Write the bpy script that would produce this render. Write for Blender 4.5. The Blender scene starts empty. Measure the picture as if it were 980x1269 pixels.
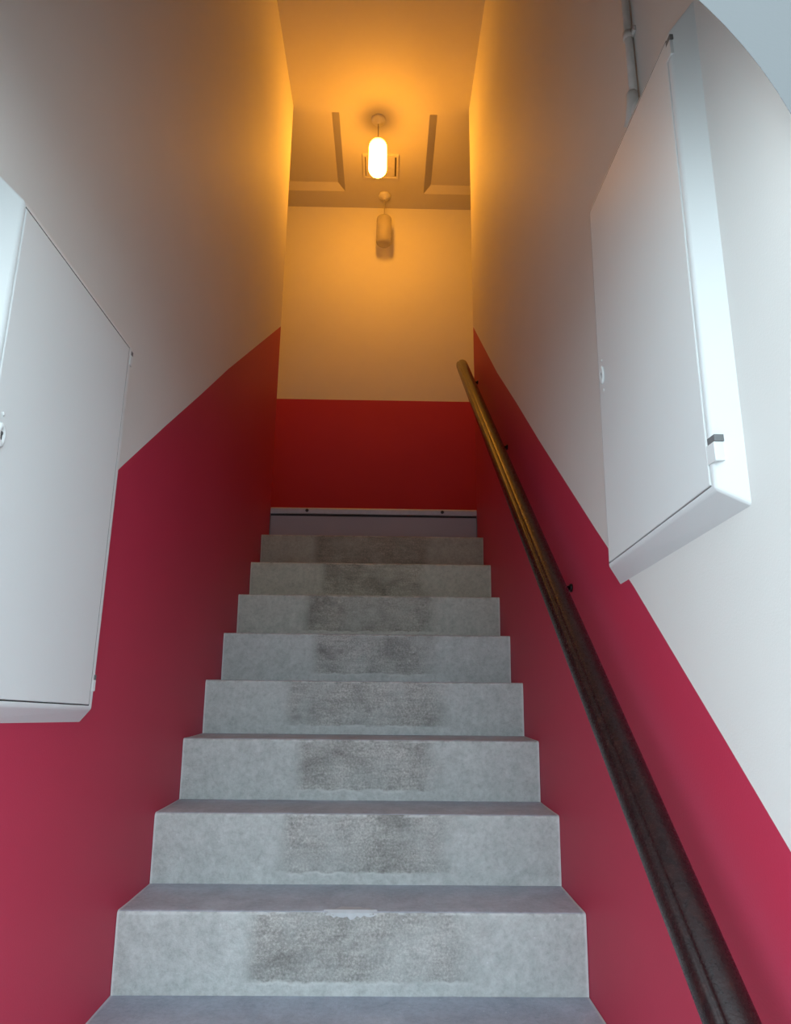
import bpy, bmesh, math, random
from mathutils import Vector, Matrix, noise

# ------------------------------------------------------------------ camera
sc = bpy.context.scene
COL = sc.collection
cam_d = bpy.data.cameras.new('camera')
cam = bpy.data.objects.new('camera', cam_d)
COL.objects.link(cam)
F = Vector((0.01374484, 0.96888989, 0.24711023))
R = Vector((0.99980857, -0.01675878, 0.01009755))
U = Vector((-0.01392468, -0.24692413, 0.96893476))
m = Matrix((R, U, -F)).transposed().to_4x4()
m.translation = Vector((0.0650, 0.0, 0.5107))
cam.matrix_world = m
cam_d.sensor_fit = 'HORIZONTAL'
cam_d.sensor_width = 36.0
cam_d.lens = 852.0 / 980.0 * 36.0
cam_d.clip_start = 0.02
sc.camera = cam

# ------------------------------------------------------------------ light
world = bpy.data.worlds.new('overcast_sky')
sc.world = world
world.use_nodes = True
bg = world.node_tree.nodes['Background']
bg.inputs['Color'].default_value = (0.74, 0.915, 1.0, 1)      # even, slightly blue overcast
bg.inputs['Strength'].default_value = 4.05
LAMP_COLOR = (1.0, 0.385, 0.032)
LAMP_STRENGTH = 104.0
sc.view_settings.view_transform = 'Standard'
sc.view_settings.look = 'None'
sc.view_settings.exposure = 0.0
sc.view_settings.gamma = 1.0
sc.view_settings.use_curve_mapping = False

rnd = random.Random(7)

# ------------------------------------------------------------------ measures (metres)
HW = 0.55                       # half width of the stairwell
Y0, ZR, YT = 1.7936, 0.1767, 0.2193   # nosing of the reference step, rise, going
UND = 0.009                     # riser leans back at its foot
ZL = 1.4316                     # landing level
YE = 3.553                      # where the stairwell walls end at the landing
YB = 4.484                      # back wall
ZC = 4.03                       # ceiling
YF = 0.65                       # outer face of the front wall
TF = 0.03
ZG = -6 * ZR                    # ground outside
ZDADO = 2.461

# ------------------------------------------------------------------ materials
def mat(name):
    mt = bpy.data.materials.new(name)
    mt.use_nodes = True
    nt = mt.node_tree
    return mt, nt, nt.nodes['Principled BSDF']

def N(nt, typ, **kw):
    n = nt.nodes.new(typ)
    for k, v in kw.items():
        setattr(n, k, v)
    return n

def ramp(nt, fac, stops):
    r = N(nt, 'ShaderNodeValToRGB')
    el = r.color_ramp.elements
    while len(el) < len(stops):
        el.new(0.5)
    for e, (p, c) in zip(el, stops):
        e.position = p
        e.color = (*c, 1) if len(c) == 3 else c
    nt.links.new(fac, r.inputs['Fac'])
    return r.outputs['Color']

def tex_noise(nt, scale, detail=4, rough=0.55, vec=None, dist=0.0):
    n = N(nt, 'ShaderNodeTexNoise')
    n.inputs['Scale'].default_value = scale
    n.inputs['Detail'].default_value = detail
    n.inputs['Roughness'].default_value = rough
    n.inputs['Distortion'].default_value = dist
    if vec is not None:
        nt.links.new(vec, n.inputs['Vector'])
    return n.outputs['Fac']

def position(nt):
    return N(nt, 'ShaderNodeNewGeometry').outputs['Position']

def bump(nt, bsdf, h, strength, dist=0.002):
    b = N(nt, 'ShaderNodeBump')
    b.inputs['Strength'].default_value = strength
    b.inputs['Distance'].default_value = dist
    nt.links.new(h, b.inputs['Height'])
    nt.links.new(b.outputs['Normal'], bsdf.inputs['Normal'])

def math_n(nt, op, a, b=None, c=None, clamp=False):
    n = N(nt, 'ShaderNodeMath', operation=op, use_clamp=clamp)
    for i, v in enumerate((a, b, c)):
        if v is None:
            continue
        if isinstance(v, (int, float)):
            n.inputs[i].default_value = v
        else:
            nt.links.new(v, n.inputs[i])
    return n.outputs[0]

def mixc(nt, fac, a, b, blend='MIX'):
    n = N(nt, 'ShaderNodeMix', data_type='RGBA', blend_type=blend)
    for key, v in ((0, fac), (6, a), (7, b)):
        s = n.inputs[key]
        if isinstance(v, (int, float)):
            s.default_value = v
        elif isinstance(v, tuple):
            s.default_value = (*v, 1)
        else:
            nt.links.new(v, s)
    return n.outputs[2]

def paint(name, c0, c1, rough=0.5, bs=0.25, scale=260, spec=0.5):
    mt, nt, b = mat(name)
    pos = position(nt)
    col = ramp(nt, tex_noise(nt, 2.3, 3, 0.5, pos), [(0.3, c0), (0.7, c1)])
    nt.links.new(col, b.inputs['Base Color'])
    b.inputs['Roughness'].default_value = rough
    b.inputs['Specular IOR Level'].default_value = spec
    bump(nt, b, tex_noise(nt, scale, 3, 0.6, pos), bs, 0.0015)
    return mt

def plain(name, c, rough=0.5, metal=0.0, spec=0.5):
    mt, nt, b = mat(name)
    pos = position(nt)
    d = tuple(x * 0.88 for x in c)
    col = ramp(nt, tex_noise(nt, 40, 4, 0.6, pos), [(0.3, d), (0.7, c)])
    nt.links.new(col, b.inputs['Base Color'])
    b.inputs['Roughness'].default_value = rough
    b.inputs['Metallic'].default_value = metal
    b.inputs['Specular IOR Level'].default_value = spec
    return mt

M = {}
M['white'] = paint('off_white_wall_paint', (0.715, 0.695, 0.665), (0.745, 0.725, 0.695), 0.65, 0.2)
M['red'] = paint('crimson_wall_paint', (0.48, 0.030, 0.073), (0.51, 0.034, 0.081), 0.55, 0.2, 260, 0.3)
M['ceil'] = paint('ceiling_paint', (0.56, 0.525, 0.48), (0.59, 0.555, 0.51), 0.7)
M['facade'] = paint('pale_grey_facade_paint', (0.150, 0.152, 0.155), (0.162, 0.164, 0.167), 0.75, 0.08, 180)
M['cab'] = paint('cabinet_enamel', (0.70, 0.705, 0.70), (0.73, 0.735, 0.725), 0.5, 0.1, 120, 0.3)
M['cab_gap'] = plain('cabinet_inner_dark', (0.16, 0.16, 0.16), 0.7)
M['keyhole'] = plain('keyhole_dark', (0.10, 0.10, 0.10), 0.6)
M['plastic'] = plain('white_plastic', (0.70, 0.67, 0.63), 0.4)
M['conduit'] = plain('painted_conduit', (0.66, 0.62, 0.58), 0.45)
M['bracket'] = plain('blackened_steel', (0.012, 0.011, 0.012), 0.35, 0.6)
M['alu'] = plain('worn_aluminium', (0.50, 0.46, 0.49), 0.5, 0.25)
M['screw'] = plain('dark_screw_steel', (0.06, 0.05, 0.05), 0.5, 0.7)
M['gap'] = plain('shadow_gap_dark', (0.03, 0.022, 0.022), 0.7)  # near-black that paints in the shade of the gap under the nosing
M['riserboard'] = paint('lilac_grey_riser_paint', (0.36, 0.31, 0.335), (0.41, 0.355, 0.375), 0.55, 0.4, 160)
M['landing'] = plain('landing_linoleum', (0.22, 0.20, 0.19), 0.5)
M['panel'] = plain('ceiling_panel_white', (0.66, 0.62, 0.58), 0.5)
M['panel_gap'] = plain('panel_joint_dark', (0.10, 0.08, 0.06), 0.7)
M['cord'] = plain('lamp_flex', (0.40, 0.37, 0.33), 0.5)

def wood():
    mt, nt, b = mat('dark_stained_wood')
    tc = N(nt, 'ShaderNodeTexCoord')
    mp = N(nt, 'ShaderNodeMapping')
    mp.inputs['Scale'].default_value = (60, 60, 2.5)
    nt.links.new(tc.outputs['Object'], mp.inputs['Vector'])
    f = tex_noise(nt, 1.0, 6, 0.65, mp.outputs['Vector'], 0.6)
    col = ramp(nt, f, [(0.25, (0.008, 0.005, 0.006)), (0.6, (0.022, 0.009, 0.009)), (0.85, (0.050, 0.018, 0.013))])
    nt.links.new(col, b.inputs['Base Color'])
    f2 = tex_noise(nt, 260, 4, 0.7, position(nt))
    rr = ramp(nt, f2, [(0.3, (0.17,) * 3), (0.7, (0.33,) * 3)])
    nt.links.new(rr, b.inputs['Roughness'])
    b.inputs['Specular IOR Level'].default_value = 0.32
    bump(nt, b, f2, 0.35, 0.0015)
    return mt
M['wood'] = wood()

def emit_shade():
    mt, nt, b = mat('lit_opal_glass')
    e = N(nt, 'ShaderNodeEmission')
    e.inputs['Color'].default_value = (*LAMP_COLOR, 1)
    e.inputs['Strength'].default_value = LAMP_STRENGTH
    # glow faded towards the top to ease the ceiling hotspot, as a holder would
    sz = N(nt, 'ShaderNodeSeparateXYZ'); nt.links.new(position(nt), sz.inputs[0])
    mr = N(nt, 'ShaderNodeMapRange'); nt.links.new(sz.outputs[2], mr.inputs['Value'])
    mr.inputs['From Min'].default_value = 3.862; mr.inputs['From Max'].default_value = 3.70
    mr.inputs['To Min'].default_value = 0.06; mr.inputs['To Max'].default_value = 1.0
    nt.links.new(math_n(nt, 'MULTIPLY', mr.outputs[0], LAMP_STRENGTH), e.inputs['Strength'])
    nt.links.new(e.outputs[0], nt.nodes['Material Output'].inputs['Surface'])
    return mt
M['lit'] = emit_shade()

def glass():
    mt, nt, b = mat('clouded_shade_glass')
    b.inputs['Base Color'].default_value = (0.80, 0.76, 0.70, 1)
    b.inputs['Roughness'].default_value = 0.12
    b.inputs['Transmission Weight'].default_value = 0.7
    b.inputs['IOR'].default_value = 1.12
    return mt
M['glass'] = glass()

def concrete():
    """painted concrete: UV = (place across the step, height up the riser);
    the middle of each riser is scuffed through to darker bare concrete"""
    mt, nt, b = mat('worn_painted_concrete')
    L = nt.links
    pos = position(nt)
    uv = N(nt, 'ShaderNodeUVMap', uv_map='step_uv').outputs['UV']
    sx = N(nt, 'ShaderNodeSeparateXYZ'); L.new(uv, sx.inputs[0])
    u, v = sx.outputs[0], sx.outputs[1]
    rv = N(nt, 'ShaderNodeObjectInfo').outputs['Random']
    nrm = N(nt, 'ShaderNodeNewGeometry').outputs['Normal']
    sn = N(nt, 'ShaderNodeSeparateXYZ'); L.new(nrm, sn.inputs[0])
    tread = math_n(nt, 'GREATER_THAN', sn.outputs[2], 0.75)
    n_big = tex_noise(nt, 7, 5, 0.6, pos)
    n_mid = tex_noise(nt, 26, 6, 0.65, pos, 0.3)
    n_fine = tex_noise(nt, 170, 5, 0.75, pos)
    mp = N(nt, 'ShaderNodeMapping'); mp.inputs['Scale'].default_value = (14, 14, 90)
    L.new(pos, mp.inputs['Vector'])
    n_str = tex_noise(nt, 1.0, 5, 0.65, mp.outputs['Vector'], 0.4)
    # paint on the sides
    paintc = ramp(nt, n_mid, [(0.28, (0.40, 0.432, 0.420)), (0.55, (0.475, 0.51, 0.497)), (0.8, (0.55, 0.58, 0.567))])
    # bare middle
    barec = ramp(nt, n_fine, [(0.34, (0.22, 0.222, 0.21)), (0.53, (0.40, 0.40, 0.38)), (0.68, (0.60, 0.60, 0.57))])
    strc = ramp(nt, n_str, [(0.35, (0.72, 0.72, 0.72)), (0.65, (1.12, 1.12, 1.12))])
    barec = mixc(nt, 0.8, barec, strc, 'MULTIPLY')
    blot = ramp(nt, tex_noise(nt, 5.5, 6, 0.68, pos, 0.8), [(0.36, (0.55, 0.55, 0.54)), (0.50, (0.88, 0.88, 0.87)), (0.68, (1.2, 1.2, 1.19))])
    barec = mixc(nt, 1.0, barec, blot, 'MULTIPLY')
    grit = ramp(nt, tex_noise(nt, 75, 6, 0.75, pos, 0.3), [(0.33, (0.80, 0.80, 0.80)), (0.5, (1.0, 1.0, 1.0)), (0.67, (1.13, 1.13, 1.13))])
    paintc = mixc(nt, 0.9, paintc, grit, 'MULTIPLY')
    # patch mask: sharp painted edge on the left, ragged on the right
    left0 = math_n(nt, 'MULTIPLY_ADD', rv, 0.11, 0.225)
    lm = N(nt, 'ShaderNodeMapRange'); L.new(math_n(nt, 'SUBTRACT', math_n(nt, 'MULTIPLY_ADD', n_mid, 0.02, u), left0), lm.inputs['Value'])
    lm.inputs['From Min'].default_value = 0.0; lm.inputs['From Max'].default_value = 0.035
    wob = math_n(nt, 'MULTIPLY_ADD', n_big, 0.22, u)
    right0 = math_n(nt, 'MULTIPLY_ADD', rv, -0.06, 0.89)
    rm = N(nt, 'ShaderNodeMapRange'); L.new(math_n(nt, 'SUBTRACT', right0, wob), rm.inputs['Value'])
    rm.inputs['From Min'].default_value = -0.02; rm.inputs['From Max'].default_value = 0.05
    vb = math_n(nt, 'MULTIPLY_ADD', n_mid, 0.16, v)
    bm_ = N(nt, 'ShaderNodeMapRange'); L.new(vb, bm_.inputs['Value'])
    bm_.inputs['From Min'].default_value = 0.225; bm_.inputs['From Max'].default_value = 0.262
    core = N(nt, 'ShaderNodeMapRange'); L.new(n_big, core.inputs['Value'])
    core.inputs['From Min'].default_value = 0.25; core.inputs['From Max'].default_value = 0.55
    core.inputs['To Min'].default_value = 0.35; core.inputs['To Max'].default_value = 1.0
    mask = math_n(nt, 'MULTIPLY', math_n(nt, 'MULTIPLY', lm.outputs[0], rm.outputs[0]),
                  math_n(nt, 'MULTIPLY', bm_.outputs[0], core.outputs[0]))
    mask = math_n(nt, 'MULTIPLY', mask, 0.9)
    rise = mixc(nt, mask, paintc, barec)
    # pale ragged paint lip just under the bare patch
    lip = N(nt, 'ShaderNodeMapRange'); L.new(math_n(nt, 'ABSOLUTE', math_n(nt, 'SUBTRACT', vb, 0.232)), lip.inputs['Value'])
    lip.inputs['From Min'].default_value = 0.03; lip.inputs['From Max'].default_value = 0.004
    lbreak = N(nt, 'ShaderNodeMapRange'); L.new(tex_noise(nt, 11, 4, 0.6, pos), lbreak.inputs['Value'])
    lbreak.inputs['From Min'].default_value = 0.42; lbreak.inputs['From Max'].default_value = 0.56
    lipm = math_n(nt, 'MULTIPLY', lip.outputs[0], math_n(nt, 'MULTIPLY', math_n(nt, 'MULTIPLY', lm.outputs[0], rm.outputs[0]), math_n(nt, 'MULTIPLY', lbreak.outputs[0], 0.6)))
    rise = mixc(nt, lipm, rise, (0.60, 0.63, 0.61))
    # scratches of bright paint at the worn nosing
    top = N(nt, 'ShaderNodeMapRange'); L.new(math_n(nt, 'MULTIPLY_ADD', n_str, 0.09, v), top.inputs['Value'])
    top.inputs['From Min'].default_value = 0.995; top.inputs['From Max'].default_value = 1.02
    spark = N(nt, 'ShaderNodeMapRange'); L.new(n_mid, spark.inputs['Value'])
    spark.inputs['From Min'].default_value = 0.44; spark.inputs['From Max'].default_value = 0.56
    rise = mixc(nt, math_n(nt, 'MULTIPLY', math_n(nt, 'MULTIPLY', top.outputs[0], spark.outputs[0]), 0.7), rise, (0.62, 0.66, 0.66))
    # cut-in line of pale filler against both side walls
    e = math_n(nt, 'ABSOLUTE', math_n(nt, 'SUBTRACT', u, 0.5))
    em = N(nt, 'ShaderNodeMapRange'); L.new(math_n(nt, 'MULTIPLY_ADD', n_mid, 0.008, e), em.inputs['Value'])
    em.inputs['From Min'].default_value = 0.496; em.inputs['From Max'].default_value = 0.500
    # treads: darker, foot-worn slate grey
    treadc = ramp(nt, tex_noise(nt, 9, 6, 0.65, pos, 0.5), [(0.3, (0.33, 0.37, 0.425)), (0.6, (0.43, 0.48, 0.54)), (0.8, (0.54, 0.585, 0.635))])
    treadc = mixc(nt, 0.7, treadc, grit, 'MULTIPLY')
    col = mixc(nt, tread, rise, treadc)
    col = mixc(nt, math_n(nt, 'MULTIPLY', em.outputs[0], 0.75), col, (0.66, 0.66, 0.67))
    # a few pale flecks
    fl = N(nt, 'ShaderNodeTexVoronoi'); fl.inputs['Scale'].default_value = 24; L.new(pos, fl.inputs['Vector'])
    flm = math_n(nt, 'MULTIPLY', math_n(nt, 'LESS_THAN', fl.outputs['Distance'], 0.055), 0.6)
    col = mixc(nt, flm, col, (0.62, 0.64, 0.65))
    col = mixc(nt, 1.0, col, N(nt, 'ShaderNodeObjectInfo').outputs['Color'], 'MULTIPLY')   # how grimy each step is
    L.new(col, b.inputs['Base Color'])
    b.inputs['Roughness'].default_value = 0.62
    b.inputs['Specular IOR Level'].default_value = 0.35
    hb = math_n(nt, 'ADD', math_n(nt, 'MULTIPLY', n_fine, 0.6), math_n(nt, 'MULTIPLY', n_mid, 0.8))
    bump(nt, b, hb, 0.6, 0.004)
    return mt
M['conc'] = concrete()

def paving():
    mt, nt, b = mat('pavement_asphalt')
    pos = position(nt)
    col = ramp(nt, tex_noise(nt, 90, 5, 0.7, pos), [(0.3, (0.20, 0.20, 0.20)), (0.7, (0.31, 0.31, 0.305))])
    nt.links.new(col, b.inputs['Base Color'])
    b.inputs['Roughness'].default_value = 0.85
    bump(nt, b, tex_noise(nt, 200, 3, 0.6, pos), 0.5, 0.004)
    return mt
M['pave'] = paving()

# ------------------------------------------------------------------ mesh helpers
def link(name, bm, mats, parent=None, smooth=False):
    me = bpy.data.meshes.new(name)
    bmesh.ops.recalc_face_normals(bm, faces=bm.faces[:])
    bm.to_mesh(me); bm.free()
    for k in (mats if isinstance(mats, (list, tuple)) else [mats]):
        me.materials.append(M[k])
    if smooth:
        for p in me.polygons:
            p.use_smooth = True
    o = bpy.data.objects.new(name, me)
    COL.objects.link(o)
    if parent is not None:
        o.parent = parent
        o.matrix_parent_inverse = parent.matrix_basis.inverted()
    return o

def empty(name, loc, label, cat, group=None):
    o = bpy.data.objects.new(name, None)
    o.empty_display_size = 0.05
    o.location = loc
    COL.objects.link(o)
    o['label'] = label
    o['category'] = cat
    if group:
        o['group'] = group
    return o

def structure(o, label=None, cat=None):
    o['kind'] = 'structure'
    if label:
        o['label'] = label
    if cat:
        o['category'] = cat
    return o

def face(bm, pts, mi=0):
    f = bm.faces.new([bm.verts.new(p) for p in pts])
    f.material_index = mi
    return f

def box(bm, x0, x1, y0, y1, z0, z1, mi=0, bevel=0.0):
    vs = [bm.verts.new((x, y, z)) for x in (x0, x1) for y in (y0, y1) for z in (z0, z1)]
    fs = []
    for idx in ((0, 1, 3, 2), (4, 6, 7, 5), (0, 4, 5, 1), (2, 3, 7, 6), (0, 2, 6, 4), (1, 5, 7, 3)):
        f = bm.faces.new([vs[i] for i in idx]); f.material_index = mi; fs.append(f)
    if bevel > 0:
        es = list({e for f in fs for e in f.edges})
        bmesh.ops.bevel(bm, geom=es, offset=bevel, segments=2, profile=0.5, affect='EDGES')

def prism_x(bm, poly, x0, x1, mi=0):
    """polygon given in (y, z), extruded from x0 to x1"""
    a = [bm.verts.new((x0, y, z)) for y, z in poly]
    b = [bm.verts.new((x1, y, z)) for y, z in poly]
    fs = [bm.faces.new(a), bm.faces.new(b[::-1])]
    n = len(poly)
    for i in range(n):
        j = (i + 1) % n
        fs.append(bm.faces.new((a[i], b[i], b[j], a[j])))
    for f in fs:
        f.material_index = mi

def lathe(bm, prof, c=(0, 0, 0), seg=32, mi=0, axis='z'):
    """profile [(radius, height)], closed with caps where radius is 0"""
    rings = []
    for r, h in prof:
        if r < 1e-6:
            rings.append([bm.verts.new(conv((0, 0, h), c, axis))])
        else:
            rings.append([bm.verts.new(conv((r * math.cos(2 * math.pi * k / seg), r * math.sin(2 * math.pi * k / seg), h), c, axis)) for k in range(seg)])
    for a, b in zip(rings, rings[1:]):
        for k in range(seg):
            k2 = (k + 1) % seg
            if len(a) == 1 and len(b) == 1:
                continue
            if len(a) == 1:
                f = bm.faces.new((a[0], b[k2], b[k]))
            elif len(b) == 1:
                f = bm.faces.new((a[k], a[k2], b[0]))
            else:
                f = bm.faces.new((a[k], a[k2], b[k2], b[k]))
            f.material_index = mi

def conv(p, c, axis):
    x, y, z = p
    if axis == 'x':
        x, y, z = z, x, y
    elif axis == '-x':
        x, y, z = -z, x, y
    elif axis == '-z':
        z = -z
    return (x + c[0], y + c[1], z + c[2])

def tube(bm, pts, rad, seg=14, mi=0, cap=True):
    pts = [Vector(p) for p in pts]
    rads = rad if isinstance(rad, (list, tuple)) else [rad] * len(pts)
    rings = []
    for i, p in enumerate(pts):
        d = (pts[min(i + 1, len(pts) - 1)] - pts[max(i - 1, 0)]).normalized()
        a = d.cross(Vector((0, 0, 1)))
        if a.length < 1e-3:
            a = d.cross(Vector((0, 1, 0)))
        a.normalize(); b = d.cross(a).normalized()
        rings.append([bm.verts.new(p + rads[i] * (a * math.cos(2 * math.pi * k / seg) + b * math.sin(2 * math.pi * k / seg))) for k in range(seg)])
    for a, b in zip(rings, rings[1:]):
        for k in range(seg):
            f = bm.faces.new((a[k], a[(k + 1) % seg], b[(k + 1) % seg], b[k])); f.material_index = mi
    if cap:
        for r in (rings[0], rings[-1][::-1]):
            bm.faces.new(r).material_index = mi

def smooth_by_angle(o, deg=40):
    me = o.data
    for p in me.polygons:
        p.use_smooth = True
    bm = bmesh.new(); bm.from_mesh(me)
    for e in bm.edges:
        if len(e.link_faces) == 2 and e.calc_face_angle(0) > math.radians(deg):
            e.smooth = False
    bm.to_mesh(me); bm.free()

# ------------------------------------------------------------------ setting
XO = 1.9     # the landing runs on to both sides as far as this
# side walls, painted in two colours along a line that climbs with the stairs
SL = [(YF + TF, 0.330), (1.549, 1.015), (1.812, 1.216), (2.119, 1.446), (2.443, 1.694), (YE, 2.502)]
SR = [(YF + TF, 0.160), (0.880, 0.326), (1.013, 0.440), (1.328, 0.706), (1.533, 0.862), (2.062, 1.279), (2.397, 1.552), (2.802, 1.872), (YE, 2.520)]

def side_wall(name, s, line, label):
    bm = bmesh.new()
    x0, x1 = s * HW, s * (HW + 0.14)
    ya = YF + TF
    prism_x(bm, [(ya, ZG - 0.1)] + line + [(YE, ZG - 0.1)], x0, x1, 1)
    prism_x(bm, [(ya, ZC)] + line + [(YE, ZC)], x0, x1, 0)
    # return along the landing
    xa, xb = sorted((x1, s * XO))
    box(bm, xa, xb, YE - 0.14, YE, ZL - 0.2, ZDADO, 1)
    box(bm, xa, xb, YE - 0.14, YE, ZDADO, ZC, 0)
    return structure(link(name, bm, ['white', 'red']), label, 'wall')
side_wall('wall_left', -1, SL, 'left stairwell wall painted white above a sloping crimson dado')
side_wall('wall_right', 1, SR, 'right stairwell wall painted white above a sloping crimson dado')

bm = bmesh.new()
box(bm, -XO, XO, YB, YB + 0.14, ZL - 0.2, ZDADO, 1)
box(bm, -XO, XO, YB, YB + 0.14, ZDADO, ZC + 0.1, 0)
structure(link('wall_back', bm, ['white', 'red']), 'back wall of the landing, white over a level crimson dado', 'wall')
for s, side in ((-1, 'left'), (1, 'right')):
    bm = bmesh.new()
    xa, xb = sorted((s * XO, s * (XO + 0.1)))
    box(bm, xa, xb, YE - 0.14, YB + 0.14, ZL - 0.2, ZDADO, 1)
    box(bm, xa, xb, YE - 0.14, YB + 0.14, ZDADO, ZC + 0.1, 0)
    structure(link('wall_landing_' + side, bm, ['white', 'red']), side + ' end wall of the upper landing', 'wall')

# front wall with the round arch we look through
AX, AZ, AR = 0.004, 0.979, 0.5525
def front_wall():
    bm = bmesh.new()
    seg = 48
    arc = [(AX + AR * math.cos(math.pi * k / seg), AZ + AR * math.sin(math.pi * k / seg)) for k in range(seg + 1)]
    hole = [(AX + AR, ZG)] + arc + [(AX - AR, ZG)]          # right jamb, arch, left jamb
    X, ZT = 3.2, 4.6
    # walk the outside in step with the hole
    out = []
    for i, (x, z) in enumerate(hole):
        if i == 0:
            out.append((X, ZG))
        elif i == len(hole) - 1:
            out.append((-X, ZG))
        else:
            a = math.pi * (i - 1) / seg
            dx, dz = math.cos(a), math.sin(a)
            t = min((X - AX * 0) / abs(dx) if abs(dx) > 1e-6 else 1e9, (ZT - AZ) / dz if dz > 1e-6 else 1e9)
            out.append((dx * t, AZ + dz * t))
    n = len(hole)
    y0, y1 = YF, YF + TF
    V = {}
    grow = (AR + 0.052) / AR                 # the reveal splays open towards the inside
    inner = [(AX + (x - AX) * grow, AZ + (z - AZ) * grow if z > AZ else z) for x, z in hole]
    for nm, ring, y in (('ho', hole, y0), ('hi', inner, y1), ('oo', out, y0), ('oi', out, y1)):
        V[nm] = [bm.verts.new((x, y, z)) for x, z in ring]
    for i in range(n - 1):
        bm.faces.new((V['ho'][i], V['oo'][i], V['oo'][i + 1], V['ho'][i + 1]))
        bm.faces.new((V['hi'][i], V['hi'][i + 1], V['oi'][i + 1], V['oi'][i]))
        bm.faces.new((V['ho'][i], V['ho'][i + 1], V['hi'][i + 1], V['hi'][i]))
        bm.faces.new((V['oo'][i], V['oi'][i], V['oi'][i + 1], V['oo'][i + 1]))
    es = [e for e in bm.edges if abs(e.verts[0].co.y - y0) < 1e-6 and abs(e.verts[1].co.y - y0) < 1e-6
          and all(v in set(V['ho']) for v in e.verts)]
    bmesh.ops.bevel(bm, geom=es, offset=0.0015, segments=2, profile=0.5, affect='EDGES')
    return structure(link('wall_front', bm, 'facade'), 'pale grey front wall with a round arched doorway', 'wall')
front_wall()

# ceiling with two shallow splayed recesses over the landing
def ceiling():
    bm = bmesh.new()
    recs = [(-1.05, -0.266, 3.594, 4.309), (0.307, 1.05, 3.597, 4.319)]
    xs = sorted([-XO - 0.1, XO + 0.1] + [r[0] for r in recs] + [r[1] for r in recs])
    ys = sorted({YF + TF, YB + 0.1} | {r[2] for r in recs} | {r[3] for r in recs})
    for xa, xb in zip(xs, xs[1:]):
        for ya, yb in zip(ys, ys[1:]):
            cx, cy = (xa + xb) / 2, (ya + yb) / 2
            if any(r[0] < cx < r[1] and r[2] < cy < r[3] for r in recs):
                continue
            face(bm, [(xa, ya, ZC), (xb, ya, ZC), (xb, yb, ZC), (xa, yb, ZC)])
    dpt, sp = 0.042, 0.052
    for xa, xb, ya, yb in recs:
        lo = [(xa, ya), (xb, ya), (xb, yb), (xa, yb)]
        hi = [(xa + sp, ya + 0.043), (xb - sp, ya + 0.043), (xb - sp, yb - 0.043), (xa + sp, yb - 0.043)]
        for i in range(4):
            j = (i + 1) % 4
            face(bm, [(*lo[i], ZC), (*lo[j], ZC), (*hi[j], ZC + dpt), (*hi[i], ZC + dpt)])
        face(bm, [(*p, ZC + dpt) for p in hi])
    # upper side of the slab
    zt = ZC + 0.2
    X, ya, yb = XO + 0.1, YF + TF, YB + 0.1
    face(bm, [(-X, ya, zt), (X, ya, zt), (X, yb, zt), (-X, yb, zt)])
    c = [(-X, ya), (X, ya), (X, yb), (-X, yb)]
    for i in range(4):
        j = (i + 1) % 4
        face(bm, [(*c[i], ZC), (*c[j], ZC), (*c[j], zt), (*c[i], zt)])
    bmesh.ops.remove_doubles(bm, verts=bm.verts[:], dist=1e-5)
    return structure(link('ceiling', bm, 'ceil'), 'white ceiling with two shallow splayed recesses over the landing', 'ceiling')
ceiling()

bm = bmesh.new()
box(bm, -XO, XO, Y0 + 8 * YT + 0.03, YB, ZL - 0.2, ZL)
structure(link('floor', bm, 'landing'), 'floor of the upper landing behind the metal nosing', 'floor')
bm = bmesh.new()
box(bm, -40, 40, -60, YF + 0.2, ZG - 0.2, ZG)
structure(link('floor_entrance', bm, 'pave'), 'pavement in front of the arched doorway', 'floor')

# ------------------------------------------------------------------ staircase
stairs = empty('staircase', (0, Y0 - 5 * YT, ZG), 'straight flight of worn grey concrete steps between the crimson walls', 'staircase')

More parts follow.
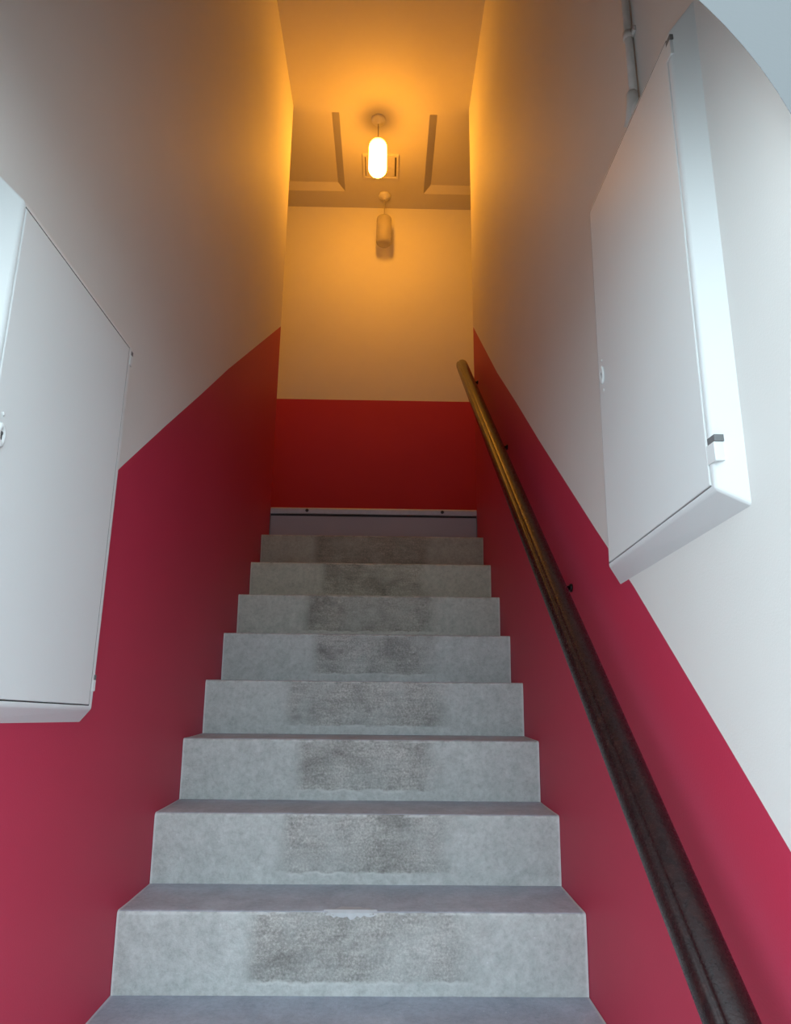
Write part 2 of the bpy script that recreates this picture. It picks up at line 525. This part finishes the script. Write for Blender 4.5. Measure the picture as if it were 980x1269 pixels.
def step(i):
    """solid concrete step: leaning riser, chipped rounded nosing, flat tread"""
    nx = 72
    yn, zt, zb = Y0 + i * YT, i * ZR, (i - 1) * ZR
    zb = max(zb, ZG)
    yback = Y0 + (i + 1) * YT + UND + 0.05
    r = 0.008
    bm = bmesh.new()
    uvl = bm.loops.layers.uv.new('step_uv')
    cols = []
    for k in range(nx + 1):
        t = k / nx
        x = -HW + 0.0015 + t * (2 * HW - 0.003)
        n1 = noise.noise(Vector((x * 9, i * 7.3, 0.5)))
        n2 = noise.noise(Vector((x * 38, i * 3.1, 4.5)))
        chip = max(0.0, n2 - 0.33) * 0.010 + abs(n1) * 0.0015
        if i == 0:                                   # the big chip in the nosing
            chip += 0.011 * math.exp(-((x + 0.005) / 0.035) ** 2)
        bow = 0.0018 * n1
        prof = [(yn + UND + bow, zb)]
        for q in range(1, 4):
            f = q / 4
            prof.append((yn + UND * (1 - f) + bow + 0.0012 * noise.noise(Vector((x * 14, f * 5, i * 2.0))), zb + (zt - zb - r) * f))
        for q in range(0, 5):
            a = math.pi / 2 * q / 4
            rr = r + chip
            prof.append((yn + rr * (1 - math.cos(a)) + bow, zt - rr + rr * math.sin(a)))
        prof.append((yn + 0.07, zt - 0.001 + 0.0012 * n1))
        prof.append((yback, zt))
        prof.append((yback, zb))
        cols.append([bm.verts.new((x, y, z)) for y, z in prof])
    m_ = len(cols[0])
    for a, b in zip(cols, cols[1:]):
        for q in range(m_):
            q2 = (q + 1) % m_
            bm.faces.new((a[q], b[q], b[q2], a[q2]))
    bm.faces.new(cols[0]); bm.faces.new(cols[-1][::-1])
    for f in bm.faces:
        for l in f.loops:
            c = l.vert.co
            l[uvl].uv = (c.x / (2 * HW) + 0.5, (c.z - zb) / (zt - zb))
    o = link('step', bm, 'conc', stairs)
    smooth_by_angle(o, 50)
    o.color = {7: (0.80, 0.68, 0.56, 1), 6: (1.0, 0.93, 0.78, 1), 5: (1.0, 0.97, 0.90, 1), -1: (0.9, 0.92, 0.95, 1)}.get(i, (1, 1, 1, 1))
    return o
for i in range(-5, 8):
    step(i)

# pale filler showing where the nosing of one tread is chipped
def filler():
    bm = bmesh.new()
    rr_ = random.Random(3)
    top, low = [], []
    n = 16
    for q in range(n + 1):
        t = q / n
        w = math.sin(math.pi * t) ** 0.6
        x = -0.068 + 0.125 * t
        top.append((x, Y0 + 0.008 + 0.034 * w * rr_.uniform(0.55, 1.0)))
        low.append((x, -0.004 - 0.014 * w * rr_.uniform(0.3, 1.0)))
    rows = []
    for (x, y), (_, z) in zip(top, low):
        rows.append([bm.verts.new(p) for p in ((x, y, 0.0006), (x, Y0 + 0.009, 0.0022), (x, Y0 + 0.002, -0.0035), (x, Y0 - 0.0012, z))])
    for a, b in zip(rows, rows[1:]):
        for q in range(3):
            bm.faces.new((a[q], b[q], b[q + 1], a[q + 1]))
    o = link('filler_patch', bm, 'filler', stairs)
    o['label'] = 'pale filler in the chipped nosing'
M['filler'] = plain('pale_filler', (0.50, 0.54, 0.56), 0.8)
filler()

# top riser, painted, and the metal nosing that finishes the landing
yn = Y0 + 8 * YT
bm = bmesh.new()
box(bm, -HW + 0.004, HW - 0.004, yn + UND, yn + 0.03, 7 * ZR, ZL - 0.042, 0, 0.002)
link('riser_board', bm, 'riserboard', stairs)['label'] = 'lilac grey painted top riser'
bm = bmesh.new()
box(bm, -HW + 0.002, HW - 0.002, yn + 0.014, yn + 0.03, ZL - 0.042, ZL - 0.03, 0, 0.001)  # added dark strip, its colour stands in for shade below the nosing
link('shadow_gap_strip', bm, 'gap', stairs)['label'] = 'dark strip standing in for the shadow gap under the metal nosing'
bm = bmesh.new()
prism_x(bm, [(yn, ZL - 0.031), (yn - 0.001, ZL - 0.006), (yn + 0.005, ZL + 0.002), (yn + 0.05, ZL + 0.003), (yn + 0.05, ZL), (yn + 0.03, ZL), (yn + 0.03, ZL - 0.03)],
        -HW + 0.002, HW - 0.002)
nos = link('metal_nosing', bm, 'alu', stairs)
nos['label'] = 'worn aluminium nosing with two screws'
for x in (-0.355, 0.365):
    bm = bmesh.new()
    lathe(bm, [(0, 0.0), (0.009, 0.0), (0.009, 0.0025), (0.006, 0.004), (0, 0.004)], (x, 0, 0), 14, 0, '-z')
    bmesh.ops.rotate(bm, verts=bm.verts[:], cent=(x, 0, 0), matrix=Matrix.Rotation(math.radians(-90), 3, 'X'))
    bmesh.ops.translate(bm, verts=bm.verts[:], vec=(0, yn + 0.0005, ZL - 0.014))
    s_ = link('screw', bm, 'screw'); s_.parent = nos
    s_.matrix_parent_inverse = (stairs.matrix_basis @ nos.matrix_parent_inverse).inverted()

# ------------------------------------------------------------------ handrail
def handrail():
    k = 0.819
    zf = lambda y: k * y - 0.600
    ya, yb = 0.74, 3.47
    P0, P1 = Vector((0.47, ya, zf(ya))), Vector((0.47, yb, zf(yb)))
    T = (P1 - P0).normalized()
    S = Vector((1, 0, 0)); Up = S.cross(T).normalized()
    root = empty('handrail', (HW, ya, zf(ya)), 'dark stained wooden handrail climbing along the right crimson wall', 'handrail')
    # rounded section with a shallow groove along each flank
    sec = []
    n = 72
    for q in range(n):
        a = 2 * math.pi * q / n
        rx, ry = 0.031, 0.031
        g = 0.0
        for ga in (math.radians(131), math.radians(-20)):
            dlt = (a - ga + math.pi) % (2 * math.pi) - math.pi
            g += 0.0048 * math.exp(-(dlt / 0.09) ** 2)
        k_ = (abs(math.cos(a - 0.2)) ** 2.25 + abs(math.sin(a - 0.2)) ** 2.25) ** (-1 / 2.25)
        sec.append(((rx * k_ - g) * math.cos(a), (ry * k_ - g) * math.sin(a)))
    bm = bmesh.new()
    Ltot = (P1 - P0).length
    stations = [(0.0, 0.55), (0.006, 0.82), (0.016, 0.97), (0.03, 1.0)]
    ns = 40
    stations += [(0.03 + (Ltot - 0.06) * q / ns, 1.0) for q in range(1, ns + 1)]
    stations += [(Ltot - 0.016, 0.97), (Ltot - 0.006, 0.82), (Ltot, 0.55)]
    rings = []
    for d, s in stations:
        c = T * d
        rings.append([bm.verts.new(c + S * (x * s) + Up * (z * s)) for x, z in sec])
    for a, b in zip(rings, rings[1:]):
        for q in range(n):
            bm.faces.new((a[q], a[(q + 1) % n], b[(q + 1) % n], b[q]))
    bm.faces.new(rings[0]); bm.faces.new(rings[-1][::-1])
    bmesh.ops.translate(bm, verts=bm.verts[:], vec=P0)
    link('rail', bm, 'wood', root, True)
    for yb_ in (3.41, 2.61, 1.772, 0.80):
        z = zf(yb_) - 0.086
        bm = bmesh.new()
        lathe(bm, [(0, 0), (0.011, 0), (0.011, 0.004), (0.009, 0.006), (0, 0.006)], (HW, yb_, z), 20, 0, '-x')
        tube(bm, [(HW - 0.004, yb_, z), (0.50, yb_, z), (0.482, yb_, z + 0.004), (0.473, yb_, z + 0.016), (0.470, yb_, z + 0.035), (0.470, yb_, z + 0.060)], 0.006, 12)
        link('bracket', bm, 'bracket', root, True)['label'] = 'small black wall bracket'
handrail()

# ------------------------------------------------------------------ wall cabinets
def cabinet(s, front, t, fl, label, hinge_far, lock_yz, hinges, lips):
    """shallow wall cabinet with splayed sides. front = corners (y, z) of the front face:
    near-bottom, far-bottom, far-top, near-top; s = side of the stairwell"""
    xw, xf = s * HW, s * (HW - t)
    root = empty('wall_cabinet', (xw, front[0][0], front[0][1]), label, 'cabinet', 'wall cabinets at the foot of the stairs')
    sy = (-1, 1, 1, -1); sz = (-1, -1, 1, 1)
    back = [(y + sy[i] * fl, z + sz[i] * fl) for i, (y, z) in enumerate(front)]
    def inset(d):                       # lips = width of the frame at the near side, far side, top and bottom
        return [(y - sy[i] * (d + lips[0 if sy[i] < 0 else 1]), z - sz[i] * (d + lips[2])) for i, (y, z) in enumerate(front)]
    bm = bmesh.new()
    dp = 0.016
    rings = [(back, xw), (front, xf), (inset(0), xf), (inset(0), xf + s * dp)]
    vv = [[bm.verts.new((x, y, z)) for y, z in ring] for ring, x in rings]
    for ri, (a, b) in enumerate(zip(vv, vv[1:])):
        for i in range(4):
            j = (i + 1) % 4
            f = bm.faces.new((a[i], a[j], b[j], b[i]))
            f.material_index = 1 if ri == 2 else 0
    f = bm.faces.new(vv[3]); f.material_index = 1
    bm.faces.new(vv[0][::-1])
    ee = [e for e in bm.edges if all(v in vv[1] for v in e.verts)] + [e for e in bm.edges
          if (e.verts[0] in vv[0]) != (e.verts[1] in vv[0]) and (e.verts[0] in vv[1]) != (e.verts[1] in vv[1])]
    bmesh.ops.bevel(bm, geom=ee, offset=0.0042, segments=3, profile=0.5, affect='EDGES')
    link('body', bm, ['cab', 'cab_gap'], root)
    # door leaf, flush in its frame with a fine gap
    dr = inset(0.002)
    bm = bmesh.new()
    a = [bm.verts.new((xf + s * (dp - 0.002), y, z)) for y, z in dr]
    b = [bm.verts.new((xf - s * 0.001, y, z)) for y, z in dr]
    fr = bm.faces.new(b); bm.faces.new(a[::-1])
    for i in range(4):
        bm.faces.new((a[i], b[i], b[(i + 1) % 4], a[(i + 1) % 4]))
    bmesh.ops.bevel(bm, geom=list(fr.edges), offset=0.002, segments=2, profile=0.5, affect='EDGES')
    door = link('door', bm, 'cab', root)
    def sub(o):
        o.parent = door
        o.matrix_parent_inverse = (root.matrix_basis @ door.matrix_parent_inverse).inverted()
        return o
    # painted-over lock: oval escutcheon, raised keyhole rim, dark keyhole
    ly, lz = lock_yz
    ax = '-x' if s > 0 else 'x'
    xs = xf - s * 0.001
    bm = bmesh.new()
    lathe(bm, [(0, 0), (0.0115, 0), (0.0115, 0.002), (0.0095, 0.004), (0.006, 0.0042), (0.0045, 0.002), (0, 0.0018)], (xs, ly, lz), 24, 0, ax)
    for v in bm.verts:
        v.co.z = lz + (v.co.z - lz) * 1.75
    sub(link('escutcheon', bm, 'cab', None, True))
    bm = bmesh.new()
    xk0, xk1 = sorted((xs - s * 0.0015, xs - s * 0.0026))
    box(bm, xk0, xk1, ly - 0.0016, ly + 0.0016, lz - 0.007, lz + 0.001, 0)
    lathe(bm, [(0, 0), (0.0032, 0), (0.0032, 0.0011), (0, 0.0011)], (xs - s * 0.0015, ly, lz + 0.003), 14, 0, ax)
    sub(link('keyhole', bm, 'keyhole'))
    for dz in (0.034, -0.034):
        bm = bmesh.new()
        lathe(bm, [(0, 0), (0.0035, 0), (0.003, 0.0012), (0, 0.0018)], (xs, ly, lz + dz), 12, 0, ax)
        sub(link('rivet', bm, 'cab', None, True))
    # hinge knuckles let into the splayed edge
    ye = front[1][0] if hinge_far else front[0][0]
    sg = 1 if hinge_far else -1
    for z0, z1 in hinges:
        bm = bmesh.new()
        # dark slot at the upper end, knuckle block below it
        y_in = ye - sg * 0.011
        y_out = ye + sg * fl * (0.10 if hinge_far else 0.42)
        ya, yb = sorted((y_in, y_out))
        xa, xb = sorted((xf - s * 0.0012, xf + s * t * 0.5))
        box(bm, xa, xb, ya, yb, z0, z1 - 0.010, 0, 0.001)
        hg = link('hinge', bm, 'cab', root)
        bm = bmesh.new()
        ya, yb = sorted((y_in + sg * 0.004, y_out + sg * 0.001))
        xa, xb = sorted((xf - s * 0.0004, xf + s * t * 0.5))
        box(bm, xa, xb, ya, yb, z1 - 0.010, z1, 0)
        o = link('hinge_slot', bm, 'cab_gap')
        o.parent = hg
        o.matrix_parent_inverse = (root.matrix_basis @ hg.matrix_parent_inverse).inverted()
    return root
cabinet(1, [(0.905, 0.781), (1.374, 0.752), (1.345, 1.569), (0.896, 1.563)], 0.031, 0.031,
        'white wall cabinet on the right wall above the handrail', False, (1.328, 1.154), [(0.818, 0.856), (1.515, 1.553)], (0.009, 0.004, 0.006))
cabinet(-1, [(0.955, 0.484), (1.4425, 0.4622), (1.439, 1.255), (0.950, 1.259)], 0.031, 0.026,
        'white wall cabinet on the left crimson wall, cut by the left edge of the photo', True, (0.985, 0.873), [(0.497, 0.529), (1.211, 1.246)], (0.007, 0.016, 0.007))

# ------------------------------------------------------------------ conduit above the right cabinet
cd = empty('wall_conduit', (HW, 1.08, 1.6), 'thin painted cable conduit running up the right wall above the cabinet', 'conduit')
xc = HW - 0.0095
bm = bmesh.new()
tube(bm, [(xc, 1.098, 1.60), (xc, 1.101, 1.80), (xc, 1.105, 2.2), (xc, 1.105, ZC - 0.002)], 0.0085, 16)
link('tube', bm, 'conduit', cd, True)
for z in (1.79, 2.45, 3.1, 3.7):
    bm = bmesh.new()
    lathe(bm, [(0.0087, -0.009), (0.0105, -0.008), (0.0105, 0.008), (0.0087, 0.009)], (xc, 1.1012, z), 18)
    box(bm, HW - 0.006, HW, 1.1012 - 0.020, 1.1012 + 0.020, z - 0.006, z + 0.006, 0, 0.001)
    link('clip', bm, 'conduit', cd, True)
bm = bmesh.new()
tube(bm, [(HW - 0.013, 1.0985, 1.648), (HW - 0.013, 1.0985, 1.644), (HW - 0.013, 1.102, 1.622), (HW - 0.013, 1.112, 1.602), (HW - 0.013, 1.124, 1.590)], [0.0095, 0.0122, 0.0125, 0.0125, 0.0125], 16)
link('entry_sleeve', bm, 'conduit', cd, True)

# ------------------------------------------------------------------ landing ceiling fittings
def capsule(r, z0, z1, rc, seg=8):
    pr = [(0, z0)]
    for q in range(0, seg + 1):
        a = math.pi / 2 * q / seg
        pr.append((r - rc + rc * math.sin(a), z0 + rc - rc * math.cos(a)))
    for q in range(0, seg + 1):
        a = math.pi / 2 * q / seg
        pr.append((r - rc + rc * math.cos(a), z1 - rc + rc * math.sin(a)))
    pr.append((0, z1))
    return pr

def pendant(name, x, y, lit, label, zt, zb, r):
    root = empty(name, (x, y, ZC), label, 'lamp')
    bm = bmesh.new()
    lathe(bm, [(0, 0), (0.045, 0), (0.045, 0.012), (0.038, 0.020), (0.018, 0.025), (0.012, 0.038), (0.0, 0.038)], (x, y, ZC), 28, 0, '-z')
    link('ceiling_rose', bm, 'plastic', root, True)
    bm = bmesh.new()
    tube(bm, [(x, y, ZC - 0.03), (x, y, zt - 0.002)], 0.0035, 10)
    link('cord', bm, 'cord', root, True)
    bm = bmesh.new()
    lathe(bm, [(0, 0.022), (0.010, 0.022), (0.018, 0.012), (0.020, 0.0), (0, 0.0)], (x, y, zt - 0.004), 20)
    link('shade_cap', bm, 'plastic', root, True)
    bm = bmesh.new()
    if lit:
        lathe(bm, capsule(r, zb, zt, r * 0.92), (x, y, 0), 40)
        o = link('lamp_shade', bm, 'lit', root, True)
        o['label'] = 'glowing opal glass shade'
    else:
        lathe(bm, capsule(r, zb, zt, r * 0.45), (x, y, 0), 40)
        o = link('lamp_shade', bm, 'glass', root, True)
        o['label'] = 'clouded cylindrical glass shade'
        bm = bmesh.new()
        lathe(bm, [(0, zt - 0.012), (0.030, zt - 0.012), (0.031, zt - 0.07), (0.026, zt - 0.11), (0.018, zt - 0.118), (0, zt - 0.118)], (x, y, 0), 24)
        link('lamp_holder', bm, 'plastic', root, True)
        bm = bmesh.new()
        lathe(bm, [(0, zt - 0.175), (0.012, zt - 0.172), (0.022, zt - 0.160), (0.025, zt - 0.145), (0.020, zt - 0.13), (0.014, zt - 0.117), (0, zt - 0.117)], (x, y, 0), 24)
        link('bulb', bm, 'plastic', root, True)
    return root
pendant('pendant_lamp', -0.018, 3.642, True, 'lit pendant lamp glowing white below the landing ceiling', 3.868, 3.606, 0.056)
pendant('pendant_lamp', 0.022, 4.342, False, 'unlit glass pendant lamp hanging close to the back wall', 3.840, 3.612, 0.056)

# square panel on the ceiling behind the lit lamp
cp = empty('ceiling_panel', (0, 4.04, ZC), 'small square panel on the landing ceiling just behind the lit lamp', 'ceiling panel')
bm = bmesh.new()
xa, xb, ya, yb = -0.128, 0.118, 3.935, 4.155
zd = ZC - 0.016
for a in ((xa, xa + 0.014, ya, yb), (xb - 0.014, xb, ya, yb), (xa + 0.014, xb - 0.014, ya, ya + 0.014), (xa + 0.014, xb - 0.014, yb - 0.014, yb)):
    box(bm, a[0], a[1], a[2], a[3], zd, ZC, 0)
link('frame', bm, 'panel', cp)
bm = bmesh.new()
box(bm, xa + 0.014, xb - 0.014, ya + 0.014, yb - 0.014, ZC - 0.004, ZC, 0)
link('joint_backing', bm, 'panel_gap', cp)
bm = bmesh.new()
box(bm, xa + 0.020, xb - 0.026, ya + 0.020, yb - 0.020, ZC - 0.013, ZC - 0.004, 0, 0.001)
link('cover_plate', bm, 'panel', cp)
